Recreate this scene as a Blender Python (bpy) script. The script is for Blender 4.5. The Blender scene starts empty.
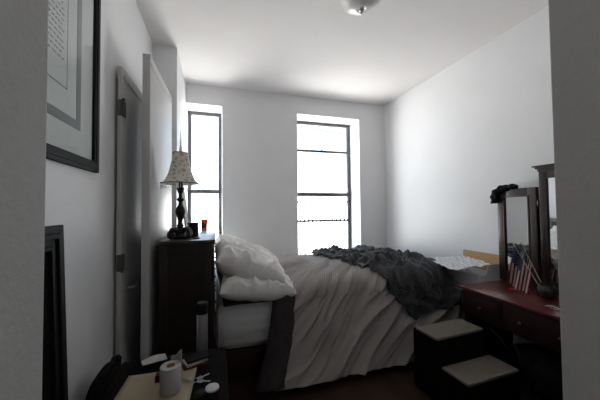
import bpy, bmesh, math, random
from mathutils import Vector, Matrix, Euler, noise
random.seed(7)
PI = math.pi
S = bpy.context.scene
COL = S.collection
V = Vector
MW = {}

# ------------------------------------------------------------------ materials
def mat(name, col, rough=.6, spec=.3, var=0, vscale=8, bump=0, bscale=200, metal=0, stretch=(1, 1, 1), col2=None, sheen=0, trans=0, coat=0):
    m = bpy.data.materials.new(name); m.use_nodes = True
    nt = m.node_tree; N = nt.nodes; L = nt.links
    p = N['Principled BSDF']
    p.inputs['Base Color'].default_value = (*col, 1)
    p.inputs['Roughness'].default_value = rough
    p.inputs['Specular IOR Level'].default_value = spec
    p.inputs['Metallic'].default_value = metal
    p.inputs['Sheen Weight'].default_value = sheen
    p.inputs['Transmission Weight'].default_value = trans
    p.inputs['Coat Weight'].default_value = coat
    tc = N.new('ShaderNodeTexCoord'); mp = N.new('ShaderNodeMapping')
    mp.inputs['Scale'].default_value = stretch
    L.new(tc.outputs['Object'], mp.inputs['Vector'])
    if var or col2:
        n = N.new('ShaderNodeTexNoise'); n.inputs['Scale'].default_value = vscale; n.inputs['Detail'].default_value = 5
        L.new(mp.outputs[0], n.inputs['Vector'])
        r = N.new('ShaderNodeValToRGB')
        c2 = col2 or tuple(min(1, c * (1 + var)) for c in col)
        c1 = col if col2 else tuple(c * (1 - var) for c in col)
        r.color_ramp.elements[0].color = (*c1, 1); r.color_ramp.elements[1].color = (*c2, 1)
        r.color_ramp.elements[0].position = .35; r.color_ramp.elements[1].position = .65
        L.new(n.outputs['Fac'], r.inputs[0]); L.new(r.outputs[0], p.inputs['Base Color'])
    if bump:
        n2 = N.new('ShaderNodeTexNoise'); n2.inputs['Scale'].default_value = bscale; n2.inputs['Detail'].default_value = 4
        L.new(mp.outputs[0], n2.inputs['Vector'])
        b = N.new('ShaderNodeBump'); b.inputs['Strength'].default_value = bump; b.inputs['Distance'].default_value = .004
        L.new(n2.outputs['Fac'], b.inputs['Height']); L.new(b.outputs[0], p.inputs['Normal'])
    return m

M = {}
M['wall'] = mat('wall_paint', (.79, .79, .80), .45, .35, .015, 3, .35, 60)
M['wall_near'] = mat('doorway_shaded_paint', (.46, .455, .447), .75, .15, .02, 60, .25, 140)  # wall tone darkened so doorway and hall read as shaded
M['ceil'] = mat('ceiling_paint', (.78, .755, .745), .85, .1, .01, 3, .2, 60)
M['floor'] = mat('floor_boards', (.025, .013, .009), .55, .25, 0, 6, .2, 30, 0, (1, .08, 1), (.05, .026, .016))
M['door'] = mat('door_paint', (.52, .515, .51), .42, .4, .02, 4, .12, 80)
M['chest'] = mat('dark_walnut', (.011, .006, .005), .45, .35, 0, 9, .1, 90, 0, (6, 6, .6), (.022, .011, .008), coat=.15)
M['chesttop'] = mat('dark_walnut_polished', (.016, .008, .006), .38, .5, 0, 9, .04, 90, 0, (6, .6, 6), (.03, .014, .01), coat=.3)
M['cherry'] = mat('cherry_wood', (.07, .010, .009), .28, .45, 0, 9, .05, 90, 0, (6, .6, 6), (.12, .02, .016), coat=.5)
M['cherry_dark'] = mat('cherry_wood_dark', (.015, .005, .004), .4, .3, 0, 9, .05, 90, 0, (5, 1, 1), (.026, .008, .006), coat=.1)
M['bedwood'] = mat('bed_wood', (.03, .012, .009), .45, .3, 0, 9, .1, 90, 0, (.6, 6, 6), (.05, .02, .014))
M['black'] = mat('black_lacquer', (.008, .008, .009), .6, .2, .2, 20)
M['blackfab'] = mat('black_fabric', (.012, .012, .014), .9, .1, .4, 30, .6, 120)
M['espresso'] = mat('espresso_wood', (.007, .005, .004), .8, .06, .3, 9, .1, 60)
M['winmetal'] = mat('window_metal', (.09, .09, .095), .4, .4, .1, 9)
M['steel'] = mat('brushed_steel', (.45, .45, .46), .35, .5, .05, 30, 0, 0, .9)
M['nickel'] = mat('hinge_metal', (.09, .088, .085), .5, .4, .1, 60, .3, 300, .4)
M['sheet'] = mat('white_sheet', (.62, .61, .62), .85, .15, .02, 10, .4, 90)
M['pillow'] = mat('pillow_cotton', (.84, .82, .80), .85, .15, .03, 12, .4, 70)
M['blanket'] = mat('charcoal_fleece', (.032, .033, .037), .95, .1, .3, 40, .8, 160, sheen=.25)
M['lining'] = mat('comforter_lining', (.048, .041, .040), .9, .1, .15, 30, .4, 90)
M['carpet'] = mat('beige_carpet', (.19, .17, .145), .95, .05, .25, 260, 1, 400)
M['paper'] = mat('white_paper', (.44, .43, .42), .8, .1, .02, 10, .2, 50)
M['matboard'] = mat('white_mat_board', (.66, .65, .64), .8, .1, .02, 10)
M['manila'] = mat('manila_paper', (.34, .285, .205), .7, .2, .03, 6, .1, 40)
M['board'] = mat('brown_board', (.50, .33, .17), .8, .1, .08, 12, .2, 60, 0, (1, 1, 12))
M['boxwhite'] = mat('white_board', (.70, .69, .70), .6, .3, .02, 10)
M['packing'] = mat('packing_film', (.74, .75, .77), .4, .4, .02, 10, .3, 40)
def packing_lines():
    m = M['packing']; N = m.node_tree.nodes; L = m.node_tree.links; p = N['Principled BSDF']
    tc = N.new('ShaderNodeTexCoord'); w = N.new('ShaderNodeTexWave'); w.inputs['Scale'].default_value = 9; w.inputs['Distortion'].default_value = 4; w.inputs['Detail'].default_value = 3
    r = N.new('ShaderNodeValToRGB'); e = r.color_ramp.elements; e[0].color = (.40, .42, .46, 1); e[0].position = .03; e[1].color = (.76, .77, .79, 1); e[1].position = .16
    L.new(tc.outputs['Object'], w.inputs['Vector']); L.new(w.outputs['Fac'], r.inputs[0]); L.new(r.outputs[0], p.inputs['Base Color'])
packing_lines()
M['grey'] = mat('mid_grey', (.22, .22, .23), .7, .2, .02, 10)
M['ink'] = mat('dark_ink', (.12, .12, .13), .7, .2, .1, 30)
M['red'] = mat('flag_red', (.14, .010, .015), .8, .15, .08, 40)
M['redbook'] = mat('dark_red_card', (.07, .012, .012), .7, .2, .1, 40)
M['flagwhite'] = mat('flag_white', (.42, .39, .38), .8, .15, .04, 40)
M['navy'] = mat('flag_navy', (.02, .025, .06), .8, .15, .1, 40)
M['stick'] = mat('pale_dowel', (.55, .50, .44), .6, .3, .05, 40)
M['pot'] = mat('aged_bronze', (.04, .035, .03), .5, .4, .4, 40, .6, 90, .4)
M['bronze'] = mat('dark_bronze', (.018, .014, .012), .35, .5, .4, 40, .4, 60, .5)
M['bead'] = mat('clear_bead', (.85, .85, .83), .2, .6, .02, 10)
M['frost'] = mat('frosted_glass', (.62, .60, .59), .35, .4, .05, 14, .1, 30, coat=.4)
M['flame'] = None
M['rail_out'] = mat('brick_red_iron', (.10, .06, .052), .7, .2, .1, 20)
M['mirror'] = mat('mirror_silver', (.82, .84, .84), .02, .5, .01, 5, metal=1)
M['foilc'] = mat('pearly_lid', (.5, .62, .6), .4, .4, 0, 60, col2=(.72, .5, .6))

def pane_mat():
    m = bpy.data.materials.new('clear_glass'); m.use_nodes = True
    nt = m.node_tree; N = nt.nodes; L = nt.links; N.remove(N['Principled BSDF'])
    t = N.new('ShaderNodeBsdfTransparent'); t.inputs[0].default_value = (.96, .98, .98, 1)
    g = N.new('ShaderNodeBsdfGlossy'); g.inputs['Roughness'].default_value = .02
    f = N.new('ShaderNodeFresnel'); f.inputs[0].default_value = 1.45
    x = N.new('ShaderNodeMixShader')
    ge = N.new('ShaderNodeNewGeometry'); mm = N.new('ShaderNodeMath'); mm.operation = 'SUBTRACT'; mm.use_clamp = True
    L.new(f.outputs[0], mm.inputs[0]); L.new(ge.outputs['Backfacing'], mm.inputs[1])
    L.new(mm.outputs[0], x.inputs[0]); L.new(t.outputs[0], x.inputs[1]); L.new(g.outputs[0], x.inputs[2])
    L.new(x.outputs[0], N['Material Output'].inputs[0]); return m
M['pane'] = pane_mat()

def candle_mat():
    m = mat('red_glass_candle', (.50, .07, .03), .15, .5, .02, 5)
    p = m.node_tree.nodes['Principled BSDF']; p.inputs['Transmission Weight'].default_value = .5
    return m
M['redglass'] = candle_mat()
def emis(name, c, s):
    m = mat(name, c, .5); p = m.node_tree.nodes['Principled BSDF']
    p.inputs['Emission Color'].default_value = (*c, 1); p.inputs['Emission Strength'].default_value = s; return m
M['flame'] = emis('flame', (1, .45, .12), 6)

def stripe_mat():                                # comforter: fine woven pin-stripes, running with the UV
    m = mat('striped_taupe', (.36, .315, .30), .85, .15, bump=.35, bscale=110)
    nt = m.node_tree; N = nt.nodes; L = nt.links; p = N['Principled BSDF']
    uv = N.new('ShaderNodeUVMap'); w = N.new('ShaderNodeTexWave'); w.bands_direction = 'X'
    w.inputs['Scale'].default_value = 16; w.inputs['Distortion'].default_value = .15
    r = N.new('ShaderNodeValToRGB'); e = r.color_ramp.elements
    e[0].color = (.36, .33, .32, 1); e[0].position = .6
    e[1].color = (.29, .26, .25, 1); e[1].position = .86
    L.new(uv.outputs[0], w.inputs['Vector']); L.new(w.outputs['Fac'], r.inputs[0]); L.new(r.outputs[0], p.inputs['Base Color'])
    return m
M['comf'] = stripe_mat()

def shade_mat():                                 # embroidered lampshade: cream cloth with grey scrolls
    m = mat('embroidered_shade', (.6, .55, .47), .8, .15, bump=.3, bscale=80)
    nt = m.node_tree; N = nt.nodes; L = nt.links; p = N['Principled BSDF']
    tc = N.new('ShaderNodeTexCoord'); v = N.new('ShaderNodeTexVoronoi'); v.feature = 'DISTANCE_TO_EDGE'; v.inputs['Scale'].default_value = 30
    n = N.new('ShaderNodeTexNoise'); n.inputs['Scale'].default_value = 22; n.inputs['Distortion'].default_value = 2.5
    mx = N.new('ShaderNodeMixRGB'); mx.inputs[0].default_value = .03
    L.new(tc.outputs['Object'], mx.inputs[1]); L.new(n.outputs['Color'], mx.inputs[2]); L.new(mx.outputs[0], v.inputs['Vector'])
    r = N.new('ShaderNodeValToRGB'); e = r.color_ramp.elements
    e[0].color = (.95, .92, .88, 1); e[0].position = .10; e[1].color = (.60, .53, .44, 1); e[1].position = .22
    L.new(v.outputs[0], r.inputs[0]); L.new(r.outputs[0], p.inputs['Base Color'])
    tr = N.new('ShaderNodeBsdfTranslucent'); L.new(r.outputs[0], tr.inputs[0])
    ms = N.new('ShaderNodeMixShader'); ms.inputs[0].default_value = .45
    L.new(p.outputs[0], ms.inputs[1]); L.new(tr.outputs[0], ms.inputs[2]); L.new(ms.outputs[0], N['Material Output'].inputs[0])
    return m
M['shade'] = shade_mat()

# ------------------------------------------------------------------ mesh helpers
def B(): return bmesh.new()

def box(bm, x0, x1, y0, y1, z0, z1, bev=0, rot=None, piv=None):
    r = bmesh.ops.create_cube(bm, size=1)
    vs = r['verts']
    for v in vs:
        v.co = V(((x0 + x1) / 2 + v.co.x * (x1 - x0), (y0 + y1) / 2 + v.co.y * (y1 - y0), (z0 + z1) / 2 + v.co.z * (z1 - z0)))
    if bev:
        es = list({e for v in vs for e in v.link_edges})
        q = bmesh.ops.bevel(bm, geom=es, offset=bev, segments=2, affect='EDGES', profile=.6)
        vs = list({v for f in q['faces'] for v in f.verts} | {v for v in vs if v.is_valid})
    if rot is not None:
        p = V(piv) if piv else V(((x0 + x1) / 2, (y0 + y1) / 2, (z0 + z1) / 2))
        for v in vs: v.co = p + rot @ (v.co - p)
    return vs

def lathe(bm, prof, cx=0, cy=0, n=28, scal=0, ns=8, cap=True, x=None):
    rings = []
    for (r, z) in prof:
        ring = []
        for i in range(n):
            a = 2 * PI * i / n
            rr = r * (1 + scal * abs(math.sin(a * ns / 2)))
            co = V((rr * math.cos(a), rr * math.sin(a), z))
            if x is not None: co = x @ co
            else: co += V((cx, cy, 0))
            ring.append(bm.verts.new(co))
        rings.append(ring)
    for a, b in zip(rings, rings[1:]):
        for i in range(n): bm.faces.new((a[i], a[(i + 1) % n], b[(i + 1) % n], b[i]))
    if cap:
        if prof[0][0] > 1e-4: bm.faces.new(rings[0][::-1])
        if prof[-1][0] > 1e-4: bm.faces.new(rings[-1])

def tube(bm, pts, r, n=10, cap=True, wob=0):
    pts = [V(p) for p in pts]; rs = r if isinstance(r, (list, tuple)) else [r] * len(pts)
    rings = []; up = None
    for i, p in enumerate(pts):
        t = (pts[min(i + 1, len(pts) - 1)] - pts[max(i - 1, 0)]).normalized()
        if up is None: up = t.orthogonal().normalized()
        up = (up - t * up.dot(t)).normalized(); w = t.cross(up)
        rr = rs[i]
        ring = []
        for k in range(n):
            d = up * math.cos(2 * PI * k / n) + w * math.sin(2 * PI * k / n)
            q = p + d * rr
            if wob: q += d * wob * noise.noise(q * 25)
            ring.append(bm.verts.new(q))
        rings.append(ring)
    for a, b in zip(rings, rings[1:]):
        for i in range(n): bm.faces.new((a[i], a[(i + 1) % n], b[(i + 1) % n], b[i]))
    if cap: bm.faces.new(rings[0][::-1]); bm.faces.new(rings[-1])

def spline(pts, k=8):
    pts = [V(p) for p in pts]; out = []
    P = [pts[0]] + pts + [pts[-1]]
    for i in range(1, len(P) - 2):
        for j in range(k):
            t = j / k; a, b, c, d = P[i - 1:i + 3]
            out.append(.5 * ((2 * b) + (c - a) * t + (2 * a - 5 * b + 4 * c - d) * t * t + (3 * b - a - 3 * c + d) * t ** 3))
    out.append(pts[-1]); return out

def grid(bm, nu, nv, f, uvf=None):
    vs = [[bm.verts.new(f(i / nu, j / nv)) for j in range(nv + 1)] for i in range(nu + 1)]
    uvl = bm.loops.layers.uv.new('UVMap') if uvf else None
    for i in range(nu):
        for j in range(nv):
            ids = ((i, j), (i + 1, j), (i + 1, j + 1), (i, j + 1))
            fc = bm.faces.new([vs[a][b] for a, b in ids])
            if uvl:
                for l, (a, b) in zip(fc.loops, ids): l[uvl].uv = uvf(a / nu, b / nv)
    return vs

def disp_grid(bm, nu, nv, base, w, uvf=None):
    e = 1e-3
    def f(u, v):
        p = base(u, v)
        du = base(min(u + e, 1), v) - base(max(u - e, 0), v); dv = base(u, min(v + e, 1)) - base(u, max(v - e, 0))
        n = dv.cross(du); n = n.normalized() if n.length > 1e-12 else V((0, 0, 1))
        return p + n * w(u, v)
    return grid(bm, nu, nv, f, uvf)

def obj(name, bm, m, parent=None, smooth=True, local=False, **kw):
    bmesh.ops.recalc_face_normals(bm, faces=bm.faces)
    if parent is not None and not local: bm.transform(MW[parent.name].inverted())
    me = bpy.data.meshes.new(name); bm.to_mesh(me); bm.free()
    me.materials.append(m)
    o = bpy.data.objects.new(name, me); COL.objects.link(o)
    if smooth:
        for p in me.polygons: p.use_smooth = True
        me.set_sharp_from_angle(angle=math.radians(38))
    MW[o.name] = Matrix()
    if parent is not None:
        o.parent = parent
        MW[o.name] = MW[parent.name]
    for k, v in kw.items(): o[k] = v
    return o

def thing(name, label, cat, loc=(0, 0, 0), rz=0, group=None):
    o = bpy.data.objects.new(name, None); COL.objects.link(o); o.empty_display_size = .05
    o.location = loc; o.rotation_euler = (0, 0, rz); o['label'] = label; o['category'] = cat
    if group: o['group'] = group
    MW[o.name] = Matrix.Translation(loc) @ Euler((0, 0, rz)).to_matrix().to_4x4()
    return o

def tag(o, label, cat, group=None):
    o['label'] = label; o['category'] = cat
    if group: o['group'] = group
    return o

def struct(name, bm, m, parent=None, smooth=False, label=None):
    o = obj(name, bm, m, parent, smooth)
    if parent is None: o['kind'] = 'structure'
    if label: o['label'] = label
    return o

def recenter(o):                                  # origin at the thing's base
    me = o.data; xs = [v.co for v in me.vertices]
    c = V((sum(v.x for v in xs) / len(xs), sum(v.y for v in xs) / len(xs), min(v.z for v in xs)))
    me.transform(Matrix.Translation(-c)); o.location = o.location + c
    MW[o.name] = Matrix.Translation(c); return o

# ------------------------------------------------------------------ dimensions
XL, XR, YN, YB, H = -.587, 2.55, .45, 3.70, 2.953
JL, JR = -.218, .784
WL = (-.37, .075, .58, 2.70)        # left window opening x0 x1 z0 z1
WR = (1.106, 2.095, .58, 2.695)
T = .36

# ------------------------------------------------------------------ setting
b = B(); box(b, -1.2, XR + .12, -1.6, YB + T, -.1, 0); struct('floor', b, M['floor'])
b = B(); box(b, -1.2, XR + .12, -1.6, YB + T, H, H + .1); struct('ceiling', b, M['ceil'])
b = B(); box(b, XL - .12, XL, YN, YB + T, 0, H); struct('wall_left', b, M['wall'])
b = B(); box(b, XR, XR + .12, YN, YB + T, 0, H); struct('wall_right', b, M['wall'])
b = B()
x0 = XL
for (a, c, z0, z1) in (WL, WR):
    box(b, x0, a, YB, YB + T, 0, H); box(b, a, c, YB, YB + T, 0, z0); box(b, a, c, YB, YB + T, z1, H); x0 = c
box(b, x0, XR, YB, YB + T, 0, H)
struct('wall_back', b, M['wall'])
b = B(); box(b, XL, WL[0], 2.90, YB, 0, H)        # boxed-in column in the far left corner
struct('trim_1', b, M['wall'])
b = B()
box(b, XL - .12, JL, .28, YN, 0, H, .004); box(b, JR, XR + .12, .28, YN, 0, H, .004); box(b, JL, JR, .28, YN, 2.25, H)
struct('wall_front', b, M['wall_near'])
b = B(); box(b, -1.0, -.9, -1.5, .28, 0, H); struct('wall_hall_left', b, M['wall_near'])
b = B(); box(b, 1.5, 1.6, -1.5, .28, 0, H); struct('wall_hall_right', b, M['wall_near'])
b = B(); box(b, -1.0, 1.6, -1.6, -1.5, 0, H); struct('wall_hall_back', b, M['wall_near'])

# windows -----------------------------------------------------------
def window(name, W, rails, stile=.05, fd=(4.0, 4.05)):
    x0, x1, z0, z1 = W
    y0, y1 = fd
    b = B()
    box(b, x0, x0 + stile, y0, y1, z0, z1, .004); box(b, x1 - stile, x1, y0, y1, z0, z1, .004)
    box(b, x0 + stile, x1 - stile, y0, y1, z1 - .05, z1, .004); box(b, x0 + stile, x1 - stile, y0, y1, z0, z0 + .05, .004)
    w = struct(name, b, M['winmetal'])
    for (z, h, dy) in rails:
        b = B(); box(b, x0 + stile - .004, x1 - stile + .004, y0 + dy, y0 + dy + .03, z - h / 2, z + h / 2, .003)
        obj('sash_rail', b, M['winmetal'], w)
    b = B(); box(b, x0 + stile - .004, x1 - stile + .004, y0 + .02, y0 + .024, z0 + .03, z1 - .03)
    obj('pane', b, M['pane'], w)
    return w
w1 = window('window_1', WL, [(1.59, .055, -.02)], .045)
w2 = window('window_2', WR, [(2.235, .038, -.01), (1.555, .062, -.03), (1.438, .026, -.02), (1.146, .036, -.01)], .055)
b = B(); box(b, 1.58, 1.61, 3.985, 4.0, 2.243, 2.262, .002)
box(b, 1.52, 1.67, 3.99, 4.005, 2.225, 2.245, .002); obj('sash_lock', b, M['winmetal'], w2)
b = B(); tube(b, [(1.46, 4.015, 2.585), (2.02, 4.015, 2.545)], .007, 8); obj('blind_rod', b, M['nickel'], w2)

# railing of the fire escape outside the wide window
t = thing('balcony_railing', 'reddish iron railing with upright pickets outside the wide window', 'railing', (1.75, 4.75, 0))
b = B(); box(b, 1.1, 2.6, 4.73, 4.77, 1.395, 1.418, .004); obj('handrail', b, M['rail_out'], t)
b = B(); box(b, 1.1, 2.6, 4.735, 4.765, .30, .33, .004); obj('bottom_rail', b, M['rail_out'], t)
for i in range(19):
    b = B(); x = 1.13 + i * .08; box(b, x, x + .022, 4.739, 4.761, .328, 1.396); obj('picket', b, M['rail_out'], t)
b = B(); box(b, 1.0, 2.7, YB + T, 4.9, .24, .30); struct('trim_2', b, M['rail_out'])

# doors --------------------------------------------------------------
def door(name, p0, p1, th, z1, hinge, lever):
    p0, p1 = V(p0), V(p1); d = (p1 - p0); L = d.length; ang = math.atan2(d.y, d.x)
    R = Matrix.Translation((p0.x, p0.y, 0)) @ Matrix.Rotation(ang, 4, 'Z')
    b = B(); box(b, 0, L, 0, th, .012, z1, .003)
    # raised trim strip at the top of the leaf
    box(b, .02, L - .02, -.004, .0, z1 - .07, z1 - .045, .001)
    b.transform(R); o = struct(name, b, M['door'], smooth=True)
    for hz in hinge:
        b = B()
        box(b, -.003, .0, .004, th - .004, hz - .05, hz + .05, .001)
        box(b, -.004, .045, -.006, .008, hz - .05, hz + .05, .001)
        tube(b, [(-.006, -.008, hz - .055), (-.006, -.008, hz + .055)], .008, 10)
        b.transform(R); h = obj('hinge', b, M['nickel'], o)
        b = B()
        for k in (-.03, 0, .03):
            lathe(b, [(.005, 0), (.003, .002)], n=8, x=Matrix.Translation((.022, -.0055, hz + k)) @ Matrix.Rotation(PI / 2, 4, 'X'))
        b.transform(R); obj('screw', b, M['steel'], h, kind='stuff')
    if lever:
        b = B(); hz = lever[1]; hx = lever[0]
        lathe(b, [(.02, 0), (.02, .008), (.009, .012), (.009, .045)], n=16, x=Matrix.Translation((hx, 0, hz)) @ Matrix.Rotation(PI / 2, 4, 'X'))
        tube(b, spline([(hx, -.04, hz), (hx + .02, -.045, hz), (hx + .06, -.042, hz + .003)]), .008, 10)
        b.transform(R); obj('door_handle', b, M['steel'], o)
    return o
# leaf folded flat against the wall, hinges facing the room; second leaf standing open beside the chest
door('door_1', (-.545, 1.885), (-.52, 2.75), .027, 2.225, (1.97, 1.03), (.10, .858))
door('door_2', (-.398, 1.905), (-.372, 2.60), .046, 2.335, (), None)

# ------------------------------------------------------------------ bed
bed = thing('bed', 'double bed with dark wooden drawer base and white sheeted mattress', 'bed', (1.05, 2.95, 0))
b = B(); box(b, .02, 2.10, 2.20, 3.67, .10, .27, .006); box(b, .06, 2.06, 2.26, 3.62, 0, .105); obj('bed_base', b, M['bedwood'], bed)
for k in range(3):
    b = B(); x = .05 + k * .68; box(b, x, x + .66, 2.186, 2.202, .115, .255, .005); d = obj('drawer', b, M['bedwood'], bed)
    b = B(); tube(b, spline([(x + .27, 2.186, .185), (x + .28, 2.172, .185), (x + .38, 2.172, .185), (x + .39, 2.186, .185)]), .005, 8); obj('handle', b, M['bronze'], d)
def ridge_(v): return 1 - abs(v) * 2
def mattress():
    b = B(); x0, x1, y0, y1, z0, z1 = .0, 2.09, 2.17, 3.66, .27, .625
    box(b, x0, x1, y0, y1, z0, z1, .05)
    bmesh.ops.subdivide_edges(b, edges=b.edges[:], cuts=14, use_grid_fill=True)
    for v in b.verts:
        c = v.co
        if c.y < y0 + .06:
            k = max(0, math.sin(PI * (c.z - z0) / (z1 - z0)))
            c.y += -.035 * k + .022 * k * noise.noise(V((c.x * 5 + c.z * 8, c.z * 5 - c.x * 3, 0))) - .012 * abs(noise.noise(V((c.x * 14 - c.z * 12, c.z * 6, 3))))
            c.y -= .02 * (ridge_(noise.noise(V((c.x * 4 - c.z * 7, c.z * 3, 7)))) ** 2) * k
            c.z += .02 * noise.noise(V((c.x * 6, 1, 0))) * (1 - k)
    return b
obj('mattress', mattress(), M['sheet'], bed)

XE, YE, ZT, RR = 2.03, 2.20, .672, .085
def drape(a, bb, zt=ZT, xe=XE, ye=YE, rr=RR, flare=.27):
    """a: arc position along the bed (x), bb: arc position toward the viewer (y falls)."""
    ex = max(0, a - xe); ey = max(0, ye - bb); d = math.hypot(ex, ey)
    x = min(a, xe); y = max(bb, ye)
    if d > 1e-9:
        q = rr * PI / 2
        if d < q: th = d / rr; out = rr * math.sin(th); fall = rr * (1 - math.cos(th))
        else: out = rr + flare * (d - q); fall = rr + (d - q) * .985
        x += out * ex / d; y -= out * ey / d; zt -= fall
    return V((x, y, zt))

def ridge(v): return 1 - abs(v) * 2
def comf_w(a, s):
    # s grows toward the viewer; folds fan out of the pillow corner and fall diagonally over the side
    cx, cs = .10, 1.55
    q = (a + 1.1 * s) * .8; p = (s - 1.1 * a) * .7
    wq = noise.noise(V((a * 2.1, s * 2.1, 5))) * .10
    k = min(1, max(.42, (s - .1) / 1.0))
    f1 = ridge(noise.noise(V(((q + wq) * 6.5, p * 1.0, 1))))
    f2 = ridge(noise.noise(V(((q + wq * .7) * 15, p * 1.8, 9))))
    f3 = noise.noise(V(((q + wq * .5) * 30, p * 4, 4)))
    f4 = noise.noise(V((a * 6, s * 6, 2)))
    return .004 + k * (.058 * max(0, f1) ** 1.3 + .026 * max(0, f2) ** 1.5 + .002 * f3) + .014 * f4 + .010

def comf_pos(a, s):
    hump = .045 * math.exp(-((a - .95) / .7) ** 2) * min(1, s * 2) + .03 * math.exp(-((a - .55) / .2) ** 2 - ((s - .75) / .5) ** 2)
    p = drape(a, YB - .06 - s)
    if p.z < .022: p.z = .022 + (p.z - .022) * .02
    p.z += hump * min(1, max(0, p.z - .2) / .4)
    return p
def comf_left(s):
    return .36 + .06 * math.sin(s * 4) + .14 * max(0, min(1, (s - 1.2) / .3)) - .42 * min(max(0, s - 1.44), .62)
def comf_base(u, v):
    s = v * 2.12; a0 = comf_left(s)
    return comf_pos(a0 + (2.34 - a0) * u, s)
b = B()
def cw(u, v):
    s = v * 2.12; a0 = comf_left(s)
    return comf_w(a0 + (2.34 - a0) * u, s) * min(1, .2 + u * 5)
def cuv(u, v):
    s = v * 2.12; a = .36 + 2 * u
    return (a + 1.0 * s + .03 * noise.noise(V((a * 3, s * 3, 0))), s)
disp_grid(b, 210, 220, comf_base, cw, cuv)
cf = obj('comforter', b, M['comf'])
md = cf.modifiers.new('thick', 'SOLIDIFY'); md.thickness = .012; md.offset = -1
tag(cf, 'rumpled taupe pin-striped comforter draped over the bed to the floor', 'comforter')
# dark turned-back edge of the comforter hanging beside the sheet
b = B()
def le(u, v):
    s = 1.30 + v * .82
    p = comf_pos(comf_left(s) - .03 + u * (.17 + .05 * v), s)
    n = V((0, -1, .5)).normalized()
    return p + n * (.012 + .062 * min(1, math.sin(PI * min(1, u * .93 + .03)) * 1.8) + .012 * noise.noise(V((u * 3, s * 4, 0))) + .010 * math.sin(u * 9 + s * 2))
grid(b, 12, 60, le); o = obj('turned_edge', b, M['lining'], cf, label='dark lining edge turned back'); md = o.modifiers.new('t', 'SOLIDIFY'); md.thickness = .01
# lining folded under the pillow
b = B()
def lf(u, v):
    x = .05 + u * .48; y = 2.145 + v * .5
    return V((x, y, .636 + .010 * noise.noise(V((x * 9, y * 9, 0))) - (.018 * (1 - v * 6) if v < 1 / 6 else 0)))
grid(b, 24, 20, lf); o = obj('folded_corner', b, M['lining'], cf, label='dark corner folded under the pillow'); md = o.modifiers.new('t', 'SOLIDIFY'); md.thickness = .010; md.offset = 0

# charcoal blanket heaped over the foot end
def bl_as(u, v):
    s = .03 + v * 1.78
    lft = [(0, 1.25), (.2, 1.20), (.45, 1.28), (.7, 1.33), (.82, 1.38), (.92, 1.46), (1, 1.62)]
    for (v0, x0), (v1, x1) in zip(lft, lft[1:]):
        if v <= v1: q = (v - v0) / (v1 - v0); a0 = x0 + (x1 - x0) * q; break
    a0 += .06 * noise.noise(V((v * 6, 3, 1)))
    return a0 + (2.42 - a0) * u, s - .16 * u * v ** 3 + .05 * noise.noise(V((u * 3, v, 7))) * v
def bl_base(u, v):
    return comf_pos(*bl_as(u, v))
def bl_w(u, v):
    a, s = bl_as(u, v)
    x = u * 1.1; y = v * 1.7; wv = noise.noise(V((x * 3, y * 3, 2))) * .35
    r = max(0, ridge(noise.noise(V((x * 2.8 + wv, y * 3.8 - x * 1.8 + wv, 0))))) ** 1.6
    r2 = max(0, ridge(noise.noise(V((x * 6 + y * 2, y * 7 - x * 3 + wv * 2, 5))))) ** 1.6
    e = min(1, min(u * 1.5, v + .1, 1.1 - v) * 6)
    top = 1 if s < 1.35 else max(.45, 1 - (s - 1.35) * 3)
    return comf_w(a, s) + .014 + (.065 * r + .03 * r2) * max(.12, e) * top
b = B(); disp_grid(b, 130, 170, bl_base, bl_w)
bl = obj('blanket', b, M['blanket']); md = bl.modifiers.new('thick', 'SOLIDIFY'); md.thickness = .014; md.offset = 1
tag(bl, 'crumpled charcoal blanket heaped over the foot of the bed', 'blanket')

# pillows
def pillow(lx, ly, th, seed, wr=.020):
    b = B(); n = 56; top = {}; bot = {}
    for i in range(n + 1):
        for j in range(n + 1):
            u = -1 + 2 * i / n; v = -1 + 2 * j / n
            pin = 1 - .07 * (u * u * (1 - v * v) + v * v * (1 - u * u)) * 1
            k = max(0, (1 - abs(u) ** 3.2) * (1 - abs(v) ** 3.2)) ** .42
            x = u * lx / 2 * (1 - .06 * (1 - v * v) * u * u); y = v * ly / 2 * (1 - .06 * (1 - u * u) * v * v)
            w = wr * ridge(noise.noise(V((x * 5 + y * 9, y * 4 - x * 7, seed)))) ** 2 * 1.6 + wr * .7 * noise.noise(V((x * 17, y * 17, seed + 3)))
            z = k * th / 2
            top[i, j] = b.verts.new((x, y, z + w * min(1, k * 3)))
            if 0 < i < n and 0 < j < n: bot[i, j] = b.verts.new((x, y, -z * .9 - .3 * w * k))
            else: bot[i, j] = top[i, j]
    for i in range(n):
        for j in range(n):
            b.faces.new((top[i, j], top[i + 1, j], top[i + 1, j + 1], top[i, j + 1]))
            q = []
            for v in (bot[i, j], bot[i, j + 1], bot[i + 1, j + 1], bot[i + 1, j]):
                if v not in q: q.append(v)
            if len(q) > 2:
                try: b.faces.new(q)
                except ValueError: pass
    return b
def put(bm, loc, rot): bm.transform(Matrix.Translation(loc) @ Euler(rot, 'XYZ').to_matrix().to_4x4()); return bm
pg = 'pillows at the head of the bed'
def mkp(label, args, loc, rot):
    o = recenter(obj('pillow', put(pillow(*args), loc, rot), M['pillow'])); tag(o, label, 'pillow', pg); return o
mkp('white pillow lying lowest and nearest at the bed head', (.58, .70, .22, 1.0), (.295, 2.375, .728), (.02, .11, .03))
mkp('plump white pillow leaning on top of the nearest lower one', (.56, .72, .27, 5.3), (.25, 2.42, .882), (.03, .36, .02))
mkp('white pillow lying at the wall side of the bed head', (.50, .62, .20, 8.1), (.27, 3.20, .745), (0, .05, -.03))
mkp('white pillow leaning against the chest on the window side', (.50, .62, .22, 12.7), (.22, 3.22, .87), (0, .4, .05))
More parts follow.
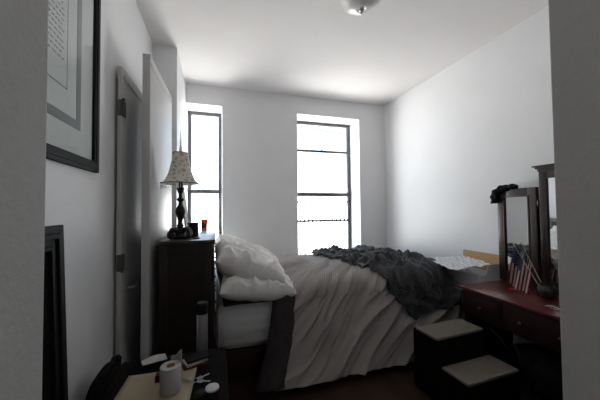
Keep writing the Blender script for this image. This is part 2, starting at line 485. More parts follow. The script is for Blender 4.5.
# bunched sheet beside the pillow
b = B()
pts = spline([(.38, 2.42, .76), (.47, 2.55, .79), (.50, 2.40, .77), (.55, 2.5, .74), (.53, 2.3, .73), (.47, 2.27, .72)], 8)
tube(b, pts, [.03 + .014 * math.sin(i * .9) for i in range(len(pts))], 14, wob=.03)
o = recenter(obj('bunched_sheet', b, M['pillow'])); tag(o, 'bunched pale cloth wedged between the pillow and the comforter', 'sheet')

# ------------------------------------------------------------------ chest of drawers with its end to the viewer
cx0, cx1, cy0, cy1, ct = -.362, -.014, 1.92, 3.16, 1.145
ch = thing('chest_of_drawers', 'tall dark brown wooden chest of drawers beside the bed head', 'chest', ((cx0 + cx1) / 2, (cy0 + cy1) / 2, 0))
b = B(); box(b, cx0 + .012, cx1 - .014, cy0 + .012, cy1 - .012, .06, ct - .03); box(b, cx0 + .02, cx1 - .03, cy0 + .03, cy1 - .03, 0, .065)
for y in (cy0 + .004, cy1 - .016):
    for (a, c) in ((cx0 + .012, cx0 + .062), (cx1 - .064, cx1 - .014)): box(b, a, c, y, y + .012, .06, ct - .03, .002)
    box(b, cx0 + .06, cx1 - .06, y, y + .012, ct - .10, ct - .03, .002); box(b, cx0 + .06, cx1 - .06, y, y + .012, .06, .14, .002)
obj('carcass', b, M['chest'], ch)
b = B(); box(b, cx0, cx1 + .008, cy0 - .01, cy1 + .01, ct - .028, ct, .006); obj('top', b, M['chesttop'], ch)
for r in range(5):
    for c in range(2):
        y = cy0 + .03 + c * .59; z = .09 + r * .202
        b = B(); box(b, cx1 - .015, cx1 - .001, y, y + .575, z, z + .19, .004); d = obj('drawer', b, M['chest'], ch)
        for k in (.15, .425):
            b = B(); lathe(b, [(.006, 0), (.005, .004), (.009, .008), (.006, .012), (0, .013)], n=14, x=Matrix.Translation((cx1 - .001, y + k, z + .095)) @ Matrix.Rotation(PI / 2, 4, 'Y'))
            obj('knob', b, M['bronze'], d)

# table lamp
lx, ly = -.240, 2.075
lamp = thing('table_lamp', 'bronze table lamp with bell shade and bead fringe on the chest', 'lamp', (lx, ly, ct))
b = B()
lathe(b, [(.050, 0), (.052, .012), (.040, .022), (.036, .04), (.046, .05), (.030, .062), (.020, .078), (.024, .09), (.017, .10), (.014, .12), (.020, .14), (.030, .165), (.034, .19), (.028, .21),
          (.015, .235), (.013, .255), (.024, .268), (.024, .275), (.013, .288), (.012, .31), (.020, .33), (.025, .35), (.018, .375), (.011, .39), (.011, .42), (.016, .43), (.006, .44), (.004, .58), (0, .585)], n=24, x=Matrix.Translation((lx, ly, ct)))
obj('stem', b, M['bronze'], lamp)
for k in range(4):
    a = PI / 4 + k * PI / 2; b = B(); d = V((math.cos(a), math.sin(a), 0)); o0 = V((lx, ly, ct))
    pts = spline([o0 + d * .03 + V((0, 0, .055)), o0 + d * .06 + V((0, 0, .066)), o0 + d * .084 + V((0, 0, .042)), o0 + d * .088 + V((0, 0, .018)), o0 + d * .070 + V((0, 0, .015)), o0 + d * .066 + V((0, 0, .032))], 6)
    tube(b, pts, [.018 - .009 * i / len(pts) for i in range(len(pts))], 10); obj('scroll_foot', b, M['bronze'], lamp)
b = B()
zs = ct + .385
prof = [(.122, 0), (.111, .007), (.095, .028), (.082, .056), (.071, .09), (.062, .13), (.056, .165), (.052, .195), (.051, .214)]
lathe(b, [(r, z + zs) for r, z in prof], lx, ly, 64, .035, 8, cap=False)
sh = obj('lamp_shade', b, M['shade'], lamp); md = sh.modifiers.new('t', 'SOLIDIFY'); md.thickness = .002
for r, z in ((.122, zs), (.051, zs + .214)):
    b = B(); tube(b, [(lx + r * (1 + .035 * abs(math.sin(4 * a))) * math.cos(a), ly + r * (1 + .035 * abs(math.sin(4 * a))) * math.sin(a), z) for a in [2 * PI * i / 64 for i in range(65)]], .003, 6)
    obj('piping', b, M['lining'], sh)
b = B()
for i in range(52):
    a = 2 * PI * i / 52; rr = .122 * (1 + .035 * abs(math.sin(4 * a))); L = .028 + .006 * (i % 2)
    X = Matrix.Translation((lx + rr * math.cos(a), ly + rr * math.sin(a), zs - L))
    lathe(b, [(0, -.008), (.0035, -.004), (.001, .001), (.0022, .005), (.0008, .009), (.0022, .014), (.0008, .018), (.0008, L)], n=6, x=X)
obj('bead_fringe', b, M['bead'], sh, kind='stuff')
b = B(); lathe(b, [(.004, .575), (.011, .588), (.007, .600), (.012, .618), (.008, .640), (.0045, .665), (.007, .675), (.003, .70), (.0015, .745), (0, .75)], n=14, x=Matrix.Translation((lx, ly, ct)))
for k in range(3):
    a = 2 * PI * k / 3; tube(b, [(lx, ly, zs + .196), (lx + .046 * math.cos(a), ly + .046 * math.sin(a), zs + .21)], .0018, 6)
obj('finial', b, M['bead'], lamp)

# round black tin beside the lamp
jx, jy = -.168, 2.225
t = thing('lidded_tin', 'small round black tin with a lid beside the lamp foot', 'tin', (jx, jy, ct))
b = B(); lathe(b, [(.036, 0), (.038, .004), (.038, .082), (.036, .086)], jx, jy, 28); b.transform(Matrix.Translation((0, 0, ct))); obj('body', b, M['black'], t)
b = B(); lathe(b, [(.0405, .084), (.0415, .087), (.0415, .10), (.039, .104), (.012, .106)], jx, jy, 28); b.transform(Matrix.Translation((0, 0, ct))); obj('lid', b, M['bronze'], t)
# small dish / coin at its foot
b = B(); lathe(b, [(.018, 0), (.024, .006), (.022, .006), (.017, .003)], -.128, 2.03, 20); b.transform(Matrix.Translation((0, 0, ct)))
tag(recenter(obj('small_dish', b, M['bronze'])), 'tiny dark dish on the chest right of the tin', 'dish')
# picture leaning in the window corner: grey edge
t = thing('framed_picture', 'slim grey framed picture leaning edge-on in the window corner behind the lamp', 'picture frame', (-.28, 2.75, ct), 0)
X = Matrix.Translation((-.235, 2.62, ct)) @ Euler((0, -.13, .0)).to_matrix().to_4x4()
b = B(); box(b, -.012, .0, -.14, .14, 0, .018, .002); box(b, -.012, .0, -.14, .14, .36, .378, .002); box(b, -.012, .0, -.14, -.12, .0, .378, .002); box(b, -.012, .0, .12, .14, 0, .378, .002); b.transform(X); obj('frame', b, M['grey'], t)
b = B(); box(b, -.008, -.004, -.122, .122, .016, .362); b.transform(X); obj('picture', b, M['paper'], t)
# candle
t = thing('candle_glass', 'lit candle in a small amber red glass on the chest by the window', 'candle', (-.118, 2.99, ct))
b = B(); X = Matrix.Translation((-.118, 2.99, ct)); lathe(b, [(.026, 0), (.027, .004), (.035, .10), (.033, .10), (.025, .008), (0, .008)], n=24, x=X); obj('glass', b, M['redglass'], t)
b = B(); lathe(b, [(.024, .010), (.029, .06), (0, .062)], n=20, x=X); obj('wax', b, mat('amber_wax', (.75, .25, .08), .5, .3, .05, 9), t)
b = B(); lathe(b, [(.001, .06), (.006, .072), (.004, .085), (0, .094)], n=10, x=X); obj('flame', b, M['flame'], t)

# ------------------------------------------------------------------ framed document on the left wall
fy0, fy1, fz0, fz1, fx = .80, 1.612, 1.535, 2.62, XL
t = thing('framed_document', 'large black framed handwritten document in a grey and white mat', 'picture frame', (XL, (fy0 + fy1) / 2, fz0))
def bars(b, xa, xb, y0, y1, z0, z1, w, bev=.002):
    box(b, xa, xb, y0, y0 + w, z0, z1, bev); box(b, xa, xb, y1 - w, y1, z0, z1, bev)
    box(b, xa, xb, y0 + w - .001, y1 - w + .001, z0, z0 + w, bev); box(b, xa, xb, y0 + w - .001, y1 - w + .001, z1 - w, z1, bev)
b = B(); bars(b, XL + .001, XL + .022, fy0, fy1, fz0, fz1, .052, .004); bars(b, XL + .02, XL + .027, fy0 + .016, fy1 - .016, fz0 + .016, fz1 - .016, .026, .003)
obj('frame', b, M['black'], t)
b = B(); box(b, XL + .003, XL + .008, fy0 + .04, fy1 - .04, fz0 + .04, fz1 - .04); obj('mat_board', b, M['matboard'], t)
b = B(); bars(b, XL + .008, XL + .010, fy0 + .155, fy1 - .175, fz0 + .165, fz1 - .165, .038, .0005); obj('inner_mat', b, M['grey'], t, label='grey inner mat band')
b = B(); box(b, XL + .009, XL + .0105, fy0 + .275, fy1 - .298, fz0 + .305, fz1 - .305); dc = obj('document', b, M['matboard'], t)
b = B(); bars(b, XL + .0104, XL + .0112, fy0 + .272, fy1 - .295, fz0 + .302, fz1 - .302, .003, 0)
obj('border_line', b, M['ink'], dc)
b = B()
rng = random.Random(3)
z = fz1 - .345; ny0, ny1 = fy0 + .295, fy1 - .325
while z > fz0 + .40:
    y = ny0 + rng.random() * .01
    while y < ny1 - .012:
        L = .008 + rng.random() * .022; L = min(L, ny1 - y)
        pts = [(XL + .0108, y + L * k / 6, z + .0035 * math.sin(k * 2.3 + rng.random())) for k in range(7)]
        tube(b, pts, .0011, 4); y += L + .006 + rng.random() * .004
    z -= .022
obj('handwriting', b, M['ink'], dc)
b = B(); box(b, XL + .0125, XL + .0145, fy0 + .035, fy1 - .035, fz0 + .035, fz1 - .035); obj('glass', b, M['pane'], t)

# tall black framed panel leaning on the wall under it
t = thing('standing_frame', 'tall black moulded frame leaning on the left wall below the document', 'frame', (-.50, .98, 0))
L = 1.295; th = math.asin(.045 / L)
X = Matrix.Translation((-.522, 0, 0)) @ Matrix.Rotation(-th, 4, 'Y')
y0, y1 = .62, 1.282
b = B()
for k, (w0, w1, h) in enumerate(((0, .03, .014), (.03, .05, .022), (.05, .075, .012), (.075, .088, .017))):
    bars(b, -.012, h - .012, y0 + w0, y1 - w0, w0, L - w0, w1 - w0, .0025)
b.transform(X); obj('frame', b, M['black'], t)
b = B(); box(b, -.012, -.006, y0 + .08, y1 - .08, .08, L - .08); b.transform(X); obj('panel', b, M['espresso'], t)

# ------------------------------------------------------------------ near table with clutter
tz = .65
t = thing('side_table', 'small dark side table with papers in the left foreground', 'table', (-.17, 1.17, 0))
b = B(); box(b, -.41, .045, .84, 1.46, tz - .03, tz, .006); obj('tabletop', b, M['espresso'], t)
b = B(); box(b, -.38, .015, .88, 1.42, tz - .10, tz - .028); obj('apron', b, M['espresso'], t)
for x in (-.38, -.02):
    for y in (.88, 1.385):
        b = B(); box(b, x, x + .035, y, y + .035, 0, tz - .03, .003); obj('leg', b, M['espresso'], t)
def sheet(b, cx, cy, w, h, rz, z, amp=.004, seed=0, n=14, curl=0):
    c, s = math.cos(rz), math.sin(rz)
    def f(u, v):
        x = (u - .5) * w; y = (v - .5) * h
        zz = z + amp * (noise.noise(V((x * 12, y * 12, seed))) + 1) * .5 + curl * max(0, u - .6) ** 2
        return V((cx + x * c - y * s, cy + x * s + y * c, zz))
    grid(b, n, n, f)
def paper(name, label, cat, m, *a, group=None, **k):
    b = B(); sheet(b, *a, **k); o = obj(name, b, m); md = o.modifiers.new('t', 'SOLIDIFY'); md.thickness = .002; md.offset = 1
    tag(recenter(o), label, cat, group); return o
paper('manila_envelope', 'large manila envelope lying flat under the paper roll', 'envelope', M['manila'], -.225, 1.165, .27, .30, -.06, tz + .001, .003)
paper('crumpled_note', 'folded white note at the back left of the side table', 'paper', M['paper'], -.27, 1.40, .10, .05, .35, tz + .004, .03, 4, 18)
# roll of tissue
rx, ry = -.168, 1.165
t = thing('paper_roll', 'white tissue roll standing upright on the manila envelope', 'paper roll', (rx, ry, tz + .006))
b = B(); X = Matrix.Translation((rx, ry, tz + .006)) @ Matrix.Diagonal((.88, .88, .96, 1)); lathe(b, [(.040, 0), (.042, .003), (.0425, .05), (.042, .097), (.040, .10), (.019, .10), (.019, .0), (.040, 0)], n=36, cap=False, x=X)
obj('roll', b, M['paper'], t)
b = B(); lathe(b, [(.0188, .001), (.0188, .099), (.0175, .099), (.0175, .001), (.0188, .001)], n=28, cap=False, x=X); obj('cardboard_core', b, M['board'], t)
b = B()
def tail(u, v):
    a = .2 + u * 1.5; r = .039 + .02 * u; return V((rx + r * math.cos(a), ry + r * math.sin(a), tz + .04 + .085 * v + .018 * math.sin(u * 5) * v + .006 * noise.noise(V((u * 5, v * 5, 0)))))
grid(b, 18, 10, tail); o = obj('loose_sheet', b, M['paper'], t); md = o.modifiers.new('t', 'SOLIDIFY'); md.thickness = .001
# booklets
g = 'booklets stacked behind the roll'
for i, (m, x, y, z, r, w, h, lab) in enumerate((('redbook', -.095, 1.335, .0, .25, .10, .07, 'dark red booklet at the bottom of the little stack'), ('paper', -.092, 1.34, .012, .45, .095, .065, 'white booklet in the middle of the little stack'), ('black', -.085, 1.34, .024, .35, .095, .06, 'black wallet lying on top of the booklets'))):
    R = Matrix.Rotation(r, 3, 'Z'); b = B(); box(b, x - w / 2, x + w / 2, y - h / 2, y + h / 2, tz + z, tz + z + .012, .002, R)
    tag(recenter(obj('wallet' if m == 'black' else 'booklet', b, M[m])), lab, 'wallet' if m == 'black' else 'booklet', None if m == 'black' else g)
paper('receipt', 'curled white receipt leaning over the wallet', 'paper', M['paper'], -.075, 1.39, .10, .028, .7, tz + .037, .008, 9, 12, None, .1) if False else None
b = B(); box(b, -.236, -.216, 1.235, 1.265, tz + .004, tz + .032, .003); tag(recenter(obj('matchbox', b, M['redbook'])), 'small dark red box left of the tissue roll', 'box')
# keys
t = thing('key_ring', 'ring with steel keys lying right of the tissue roll', 'keys', (-.075, 1.19, tz))
b = B(); tube(b, [(-.085 + .014 * math.cos(a), 1.20 + .014 * math.sin(a), tz + .008) for a in [2 * PI * i / 24 for i in range(25)]], .0016, 6, cap=False); obj('ring', b, M['steel'], t)
for k, a in enumerate((-.3, .5, 2.6)):
    R = Matrix.Rotation(a, 3, 'Z'); b = B(); p = V((-.085, 1.20, 0)); q = p + R @ V((.014, 0, 0)); z = tz + .004 + .003 * k
    box(b, q.x, q.x + .02, q.y - .010, q.y + .010, z, z + .002, .0008, R, (q.x, q.y, z)); box(b, q.x + .018, q.x + .05, q.y - .0035, q.y + .0035, z, z + .002, .0006, R, (q.x, q.y, z))
    obj('key', b, M['steel'], t)
# pen
b = B(); tube(b, [(-.28, 1.075, tz + .010), (-.215, 1.105, tz + .010), (-.20, 1.112, tz + .010)], [.005, .005, .0015], 10); tag(recenter(obj('pen', b, M['ink'])), 'dark pen lying on the envelope in front of the roll', 'pen')
# round tin with pearly lid
t = thing('round_jar', 'small dark round jar with a pearly coloured lid at the table edge', 'jar', (-.02, 1.115, tz))
X = Matrix.Translation((-.015, 1.09, tz)) @ Matrix.Diagonal((.85, .85, .85, 1))
b = B(); lathe(b, [(.026, 0), (.030, .004), (.030, .03), (.027, .034)], n=28, x=X); obj('jar', b, M['black'], t)
b = B(); lathe(b, [(.028, .034), (.030, .037), (.029, .042), (.02, .046), (0, .047)], n=28, x=X); obj('lid', b, M['foilc'], t)
b = B(); lathe(b, [(.018, 0), (.022, .004), (.022, .024), (.016, .03), (0, .031)], n=24, x=Matrix.Translation((-.055, 1.085, tz))); tag(recenter(obj('small_pot', b, M['black'])), 'plain black pot left of the pearly lidded jar', 'pot')
# steel bottle
t = thing('steel_bottle', 'slim steel bottle with a black cap at the back of the side table', 'bottle', (-.066, 1.415, tz))
X = Matrix.Translation((-.066, 1.425, tz))
b = B(); lathe(b, [(.024, 0), (.026, .006), (.026, .19), (.0245, .194)], n=28, x=X); obj('body', b, M['steel'], t)
b = B(); lathe(b, [(.0262, .0), (.0268, .004), (.0268, .014), (.0262, .016)], n=28, x=X); obj('base_ring', b, M['black'], t)
b = B(); lathe(b, [(.0262, .192), (.027, .197), (.027, .238), (.023, .246), (0, .247)], n=28, x=X); obj('cap', b, M['black'], t)
# black bag slumped between wall and table
t = thing('black_bag', 'slumped black bag standing between the left wall and the side table', 'bag', (-.50, 1.4, 0))
b = B(); bmesh.ops.create_icosphere(b, subdivisions=4, radius=1)
for v in b.verts:
    c = v.co; sx = .082; k = 1 - .25 * max(0, c.z)
    p = V((math.copysign(abs(c.x) ** .7, c.x) * sx * k, math.copysign(abs(c.y) ** .7, c.y) * .21 * k, math.copysign(abs(c.z) ** .8, c.z) * .308))
    p += c * .014 * noise.noise(p * 9)
    v.co = V((-.485, 1.50, .31)) + p
obj('bag_body', b, M['blackfab'], t)
b = B(); tube(b, spline([(-.49, 1.36, .56), (-.475, 1.40, .62), (-.465, 1.49, .635), (-.47, 1.58, .62), (-.48, 1.62, .56)]), .014, 10, wob=.006); obj('handle', b, M['blackfab'], t)

# ------------------------------------------------------------------ bed steps
t = thing('bed_steps', 'dark two-tread bed steps with beige carpet pads beside the bed', 'steps', (1.66, 1.54, 0), math.radians(2.5))
b = B(); box(b, -.215, .225, 0, .235, 0, .432, .005); box(b, -.215, .225, -.235, .004, 0, .262, .005); obj('body', b, M['espresso'], t, local=True)
for (y, z) in ((.002, .430), (-.232, .260)):
    b = B(); box(b, -.225, .222, y, y + .198, z, z + .02, .008)
    o = obj('carpet_pad', b, M['carpet'], t, local=True)

# ------------------------------------------------------------------ vanity with triple mirror
vt = .688
vn = thing('vanity', 'glossy cherry wood dressing table with drawers along the right wall', 'dressing table', (2.2, 1.22, 0))
b = B(); box(b, 1.94, 2.52, .60, 1.83, vt - .022, vt, .006); obj('top', b, M['cherry'], vn)
b = B(); box(b, 1.965, 2.50, .63, 1.80, vt - .225, vt - .020, .003); obj('case', b, M['cherry_dark'], vn)
for y in (.632, 1.782):
    b = B(); box(b, 1.975, 2.49, y, y + .016, .03, vt - .22, .002); obj('side_panel', b, M['cherry_dark'], vn)
for (a, c) in ((1.475, 1.79), (.99, 1.46), (.64, .975)):
    b = B(); box(b, 1.955, 1.967, a, c, vt - .215, vt - .035, .004); box(b, 1.950, 1.956, a + .03, c - .03, vt - .185, vt - .062, .003)
    d = obj('drawer', b, M['cherry_dark'], vn)
    for y in ([(a + c) / 2] if c - a < .4 else [a + .12, c - .12]):
        b = B(); lathe(b, [(.006, 0), (.005, .008), (.011, .014), (.009, .020), (0, .022)], n=16, x=Matrix.Translation((1.951, y, vt - .125)) @ Matrix.Rotation(-PI / 2, 4, 'Y')); obj('knob', b, M['nickel'], d)
for x in (1.965, 2.43):
    for y in (.64, 1.75):
        b = B(); X = Matrix.Translation((x + .022, y + .022, 0))
        lathe(b, [(.012, 0), (.018, .02), (.013, .06), (.022, .25), (.026, .38), (.018, .42), (.026, .44), (.026, .47)], n=16, x=X); obj('leg', b, M['cherry_dark'], vn)

mr = thing('triple_mirror', 'cherry framed three-panel mirror standing on the dressing table', 'mirror', (2.42, 1.21, vt))
def mframe(name, gname, y0, y1, z1, w, x, ang, piv, parent, crown=False):
    R = Matrix.Translation((x, piv, 0)) @ Matrix.Rotation(ang, 4, 'Z') @ Matrix.Translation((-x, -piv, 0))
    z0 = vt + .001
    b = B(); box(b, x, x + .028, y0, y0 + w, z0, z1, .004); box(b, x, x + .028, y1 - w, y1, z0, z1, .004)
    box(b, x, x + .028, y0 + w - .002, y1 - w + .002, z0, z0 + .09, .004); box(b, x, x + .028, y0 + w - .002, y1 - w + .002, z1 - w, z1, .004)
    bars(b, x - .005, x + .002, y0 + w - .012, y1 - w + .012, z0 + .078, z1 - w + .012, .010, .002)
    if crown:
        box(b, x - .008, x + .032, y0 - .004, y1 + .004, z1, z1 + .022, .004)
        box(b, x - .02, x + .036, y0 - .014, y1 + .014, z1 + .020, z1 + .036, .004)
        box(b, x - .032, x + .042, y0 - .028, y1 + .028, z1 + .034, z1 + .047, .004)
    b.transform(R); f = obj(name, b, M['cherry_dark'], parent)
    b = B(); box(b, x + .008, x + .014, y0 + w - .006, y1 - w + .006, z0 + .085, z1 - w + .006); b.transform(R)
    obj(gname, b, M['mirror'], f, smooth=False)
    b = B(); box(b, x + .0145, x + .024, y0 + w - .012, y1 - w + .012, z0 + .075, z1 - w + .012); b.transform(R); obj('backing', b, M['espresso'], f)
    return f
mframe('center_frame', 'center_glass', .955, 1.480, 1.612, .055, 2.40, 0, 1.2, mr, True)
f = mframe('wing_frame', 'wing_glass', 1.502, 1.853, 1.497, .072, 2.40, -.14, 1.502, mr)
for z in (.85, 1.37): b = B(); tube(b, [(2.405, 1.491, z - .02), (2.405, 1.491, z + .02)], .007, 8); obj('hinge', b, M['bronze'], f)
f = mframe('wing_frame', 'wing_glass', .60, .933, 1.497, .072, 2.40, .14, .933, mr)
for z in (.85, 1.37): b = B(); tube(b, [(2.405, .944, z - .02), (2.405, .944, z + .02)], .007, 8); obj('hinge', b, M['bronze'], f)

# black knit cap hung over the wing's corner
b = B(); pts = spline([(2.425, 1.66, 1.507), (2.43, 1.71, 1.511), (2.44, 1.77, 1.505), (2.44, 1.825, 1.487), (2.435, 1.855, 1.455), (2.433, 1.858, 1.42), (2.433, 1.852, 1.375)], 7)
n = len(pts); tube(b, pts, [.010 + .028 * math.sin(min(1, i / n * 1.25) * PI * .62) for i in range(n)], 16, wob=.02)
tag(recenter(obj('knit_cap', b, M['blackfab'])), 'black knit cap draped on the outer corner of the mirror wing', 'cap')

# pot with dried stuff, flags
px, py = 2.275, 1.375
pt = thing('bronze_pot', 'squat aged bronze pot holding little flags on the dressing table', 'pot', (px, py, vt))
X = Matrix.Translation((px, py, vt))
b = B(); lathe(b, [(.032, 0), (.036, .006), (.050, .025), (.055, .05), (.049, .075), (.040, .088), (.044, .096), (.038, .096), (.034, .086), (.04, .06), (0, .02)], n=28, x=X, scal=.04, ns=10); obj('body', b, M['pot'], pt)
for k in (-1, 1):
    b = B(); tube(b, spline([(px, py + k * .045, vt + .08), (px, py + k * .068, vt + .078), (px, py + k * .07, vt + .05), (px, py + k * .052, vt + .035)], 5), .005, 8); obj('handle', b, M['pot'], pt)

def flag(name, label, base, tip, cwid, clen, seed, t0, out):
    """small US flag: hoist runs along the stick near its tip, fly hangs down"""
    t = thing(name, label, 'flag', base, 0, 'small stick flags in the bronze pot')
    base, tip = V(base), V(tip); d = (tip - base)
    b = B(); tube(b, [base, tip], .0027, 8); obj('stick', b, M['stick'], t)
    b = B(); lathe(b, [(.0, -.004), (.006, .002), (.004, .010), (0, .014)], n=10, x=Matrix.Translation(tip)); obj('tip', b, M['bead'], t)
    dn = d.normalized(); out = V(out)
    def f(u, v):         # u along hoist (0 = tip), v along fly
        p = tip - dn * (.01 + u * cwid)
        return p + V((0, .19, -1)) * clen * v * (1 - .38 * u) + out * (.010 + (.012 * math.sin(u * 13 + seed + v * 2.2) + .006 * math.sin(u * 6 + 4 * v)) * (.25 + v))
    NU, NV = 39, 30
    mats = [M['red'], M['flagwhite'], M['navy']]
    b = B(); vs = [[b.verts.new(f(i / NU, j / NV)) for j in range(NV + 1)] for i in range(NU + 1)]
    for i in range(NU):
        for j in range(NV):
            fc = b.faces.new((vs[i][j], vs[i + 1][j], vs[i + 1][j + 1], vs[i][j + 1])); s = i // 3
            fc.material_index = 2 if (s < 7 and j < NV * .4) else s % 2
    o = obj('flag_cloth', b, mats[0], t); o.data.materials.append(mats[1]); o.data.materials.append(mats[2])
    md = o.modifiers.new('t', 'SOLIDIFY'); md.thickness = .0012; md.offset = 0
    b = B()
    for r in range(9):
        for c in range(6 if r % 2 == 0 else 5):
            uu = (r + .7) / 9.6 * (7 / 13); vv = (c + (.5 if r % 2 == 0 else 1)) / 6 * .4
            p = f(uu, vv); e = .004
            tu = (f(uu + .01, vv) - p).normalized(); tv = (f(uu, vv + .01) - p).normalized(); nn = tu.cross(tv).normalized()
            for sg in (1, -1):
                cen = b.verts.new(p + nn * .0014 * sg); ring = []
                for k in range(10):
                    a = 2 * PI * k / 10; rr = e if k % 2 == 0 else e * .42
                    ring.append(b.verts.new(p + nn * .0012 * sg + (tu * math.cos(a) + tv * math.sin(a)) * rr))
                for k in range(10): b.faces.new((cen, ring[k], ring[(k + 1) % 10]))
    obj('stars', b, M['flagwhite'], o, kind='stuff')
    return t
flag('stick_flag', 'small american flag leaning forward from the bronze pot', (2.262, 1.39, .715), (2.25, 1.58, 1.045), .24, .30, 0, 0, (-.9, -.4, 0))
flag('stick_flag', 'second small american flag folded behind the front one', (2.285, 1.385, .715), (2.30, 1.56, 1.065), .19, .13, 2.2, 0, (-.9, -.4, 0))
# red ribbon
b = B(); tube(b, spline([(2.19, 1.57, vt + .012), (2.20, 1.53, vt + .018), (2.24, 1.50, vt + .008), (2.27, 1.455, vt + .006), (2.285, 1.44, vt + .006)]), [.012, .014, .012, .010, .006, .005] + [.004] * 27, 8)
tag(recenter(obj('red_ribbon', b, mat('bright_red_ribbon', (.4, .012, .02), .6, .3, .05, 30))), 'red ribbon lying on the dressing table under the flag', 'ribbon')
# dark figurine stuff behind pot
t = thing('small_bottle', 'little white bottle on the dressing table near the doorway edge', 'bottle', (2.30, 1.315, vt))
X = Matrix.Translation((2.305, 1.285, vt)); b = B(); lathe(b, [(.018, 0), (.02, .004), (.02, .05), (.009, .06)], n=20, x=X); obj('body', b, M['paper'], t)
b = B(); lathe(b, [(.010, .058), (.010, .078), (0, .079)], n=16, x=X); obj('cap', b, M['boxwhite'], t)
t = thing('hair_clip', 'small steel clip at the front edge of the dressing table', 'clip', (2.06, 1.205, vt))
b = B(); tube(b, spline([(2.05, 1.25, vt + .006), (2.06, 1.22, vt + .016), (2.07, 1.19, vt + .008), (2.05, 1.18, vt + .006), (2.04, 1.22, vt + .008)]), .004, 8); obj('body', b, M['steel'], t)

# cardboard box
bx0, bx1, by0, by1, bz = 2.235, 2.51, 1.87, 2.26, .725
t = thing('cardboard_box', 'tall open carton, white outside and brown inside, in the corner', 'box', ((bx0 + bx1) / 2, (by0 + by1) / 2, 0))
b = B(); e = .004
box(b, bx0, bx0 + e, by0, by1, 0, bz); box(b, bx1 - e, bx1, by0, by1, 0, bz); box(b, bx0 + e, bx1 - e, by0, by0 + e, 0, bz); box(b, bx0 + e, bx1 - e, by1 - e, by1, 0, bz); box(b, bx0 + e, bx1 - e, by0 + e, by1 - e, 0, e)
obj('walls', b, M['boxwhite'], t)
def flap(label, m, p0, p1, d, name='flap'):
    b = B(); p0, p1, d = V(p0), V(p1), V(d)
    n = (p1 - p0).cross(d).normalized() * .002
    vs = [b.verts.new(q + s * n) for s in (1, -1) for q in (p0, p1, p1 + d * 1 - (p1 - p0) * .04, p0 + d + (p1 - p0) * .04)]
    b.faces.new(vs[:4]); b.faces.new(vs[4:][::-1])
    for i in range(4): b.faces.new((vs[i], vs[(i + 1) % 4], vs[4 + (i + 1) % 4], vs[4 + i]))
    return obj(name, b, m, t, smooth=False, label=label)
flap('brown inner face of the wall-side flap', M['board'], (bx1 - .004, by0, bz), (bx1 - .004, by1 + .03, bz), (.025, .02, .165))
flap('pale flap standing on the near side', M['boxwhite'], (bx0 + .08, by0 + .003, bz), (bx1 - .01, by0 + .003, bz), (0, -.02, .10))
flap('white flap folded out toward the blanket', M['boxwhite'], (bx0 + .002, by0, bz + .012), (bx0 + .002, by1 + .02, bz + .012), (-.11, .04, .035))
b = B()
def pk(u, v):
    x = 2.03 + .42 * u; y = 1.96 + .33 * v - .05 * u
    return V((x, y, .772 + .045 * u * (1 - .5 * u) + .055 * v * (1 - .35 * v) + .016 * ridge(noise.noise(V((x * 14, y * 14, 3)))) ** 2 + .006 * noise.noise(V((x * 40, y * 40, 0)))))
grid(b, 40, 36, pk); o = obj('packing_sheet', b, M['packing']); md = o.modifiers.new('t', 'SOLIDIFY'); md.thickness = .003
tag(recenter(o), 'crumpled white packing sheet with faint grey lines spilling from the open carton', 'packing sheet')

# under the vanity: black bag, cable, pale box
b = B(); bmesh.ops.create_icosphere(b, subdivisions=4, radius=1)
for v in b.verts:
    c = v.co; p = V((c.x * .17, c.y * .30, c.z * .17)); p += c * .03 * noise.noise(p * 9); v.co = V((2.24, 1.32, .175)) + p
    v.co.z = max(.002, v.co.z)
tag(recenter(obj('duffel_bag', b, M['blackfab'])), 'black duffel bag pushed under the dressing table', 'bag')
b = B(); tube(b, spline([(2.0, 1.60, .42), (1.99, 1.56, .40), (1.985, 1.50, .38), (1.98, 1.46, .34), (2.0, 1.42, .37), (1.99, 1.36, .25), (2.0, 1.30, .08), (2.02, 1.22, .008), (2.06, 1.05, .008)]), .005, 8)
tag(recenter(obj('power_cable', b, M['black'])), 'thin dark cable hanging down below the dressing table drawers', 'cable')
b = B(); box(b, 1.99, 2.13, .80, 1.02, 0, .25, .006); tag(recenter(obj('storage_box', b, M['grey'])), 'grey storage box on the floor under the near end of the dressing table', 'box')

# ------------------------------------------------------------------ ceiling light
gx, gy = 1.01, 1.72
t = thing('ceiling_light', 'round frosted glass bowl light with metal finial on the ceiling', 'ceiling light', (gx, gy, H))
X = Matrix.Translation((gx, gy, H))
b = B(); lathe(b, [(.10, 0), (.10, -.015), (.06, -.03)], n=36, x=X); obj('canopy', b, M['steel'], t)
b = B(); lathe(b, [(.165, -.035), (.168, -.04), (.160, -.075), (.135, -.115), (.095, -.145), (.05, -.163), (.012, -.170)], n=48, x=X, cap=False)
g = obj('glass_bowl', b, M['frost'], t); md = g.modifiers.new('t', 'SOLIDIFY'); md.thickness = .004
b = B(); lathe(b, [(.004, -.02), (.004, -.165), (.016, -.170), (.016, -.176), (.007, -.180), (.012, -.190), (.009, -.198), (0, -.203)], n=20, x=X); obj('finial', b, M['steel'], t)

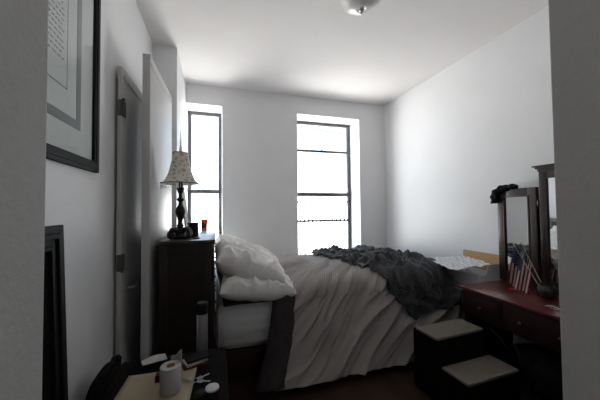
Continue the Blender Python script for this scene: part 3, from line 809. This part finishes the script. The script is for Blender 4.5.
# ------------------------------------------------------------------ light: daylight through the windows
w = bpy.data.worlds.new('daylight'); S.world = w; w.use_nodes = True
N = w.node_tree.nodes; L = w.node_tree.links; bg = N['Background']
tc = N.new('ShaderNodeTexCoord'); sp = N.new('ShaderNodeSeparateXYZ'); rp = N.new('ShaderNodeValToRGB')
L.new(tc.outputs['Generated'], sp.inputs[0]); L.new(sp.outputs['Z'], rp.inputs[0])
# ground half set far brighter than the sky, to light the ceiling from below
rp.color_ramp.elements[0].position = .0; rp.color_ramp.elements[0].color = (1, .965, .945, 1)
rp.color_ramp.elements[1].position = .12; rp.color_ramp.elements[1].color = (.13, .165, .20, 1)
L.new(rp.outputs[0], bg.inputs[0]); bg.inputs[1].default_value = 17.5
for i, W in enumerate((WL, WR)):
    l = bpy.data.lights.new('portal', 'AREA'); l.shape = 'RECTANGLE'; l.size = W[1] - W[0]; l.size_y = W[3] - W[2]; l.cycles.is_portal = True
    o = bpy.data.objects.new('window_portal', l); COL.objects.link(o)
    o.location = ((W[0] + W[1]) / 2, YB + T + .02, (W[2] + W[3]) / 2); o.rotation_euler = (-PI / 2, 0, 0)

# ------------------------------------------------------------------ camera
cd = bpy.data.cameras.new('camera'); cam = bpy.data.objects.new('camera', cd); COL.objects.link(cam)
yaw, pit, rol = .298, .0289, -.010
F = V((math.sin(yaw) * math.cos(pit), math.cos(yaw) * math.cos(pit), math.sin(pit)))
R0 = V((math.cos(yaw), -math.sin(yaw), 0)); U0 = R0.cross(F)
R1 = R0 * math.cos(rol) + U0 * math.sin(rol); U1 = -R0 * math.sin(rol) + U0 * math.cos(rol)
m3 = Matrix((R1, U1, -F)).transposed()
cam.matrix_world = Matrix.Translation((0, 0, 1.35)) @ m3.to_4x4()
cd.sensor_width = 36; cd.lens = 36 * 272.8 / 600; cd.clip_start = .02
S.camera = cam
S.view_settings.view_transform = 'Standard'; S.view_settings.look = 'None'; S.view_settings.gamma = 1; S.view_settings.use_curve_mapping = False
S.view_settings.exposure = 0
S.cycles.max_bounces = 10; S.cycles.diffuse_bounces = 8; S.cycles.glossy_bounces = 4; S.cycles.transparent_max_bounces = 8
S.cycles.use_denoising = True; S.cycles.sample_clamp_indirect = 8
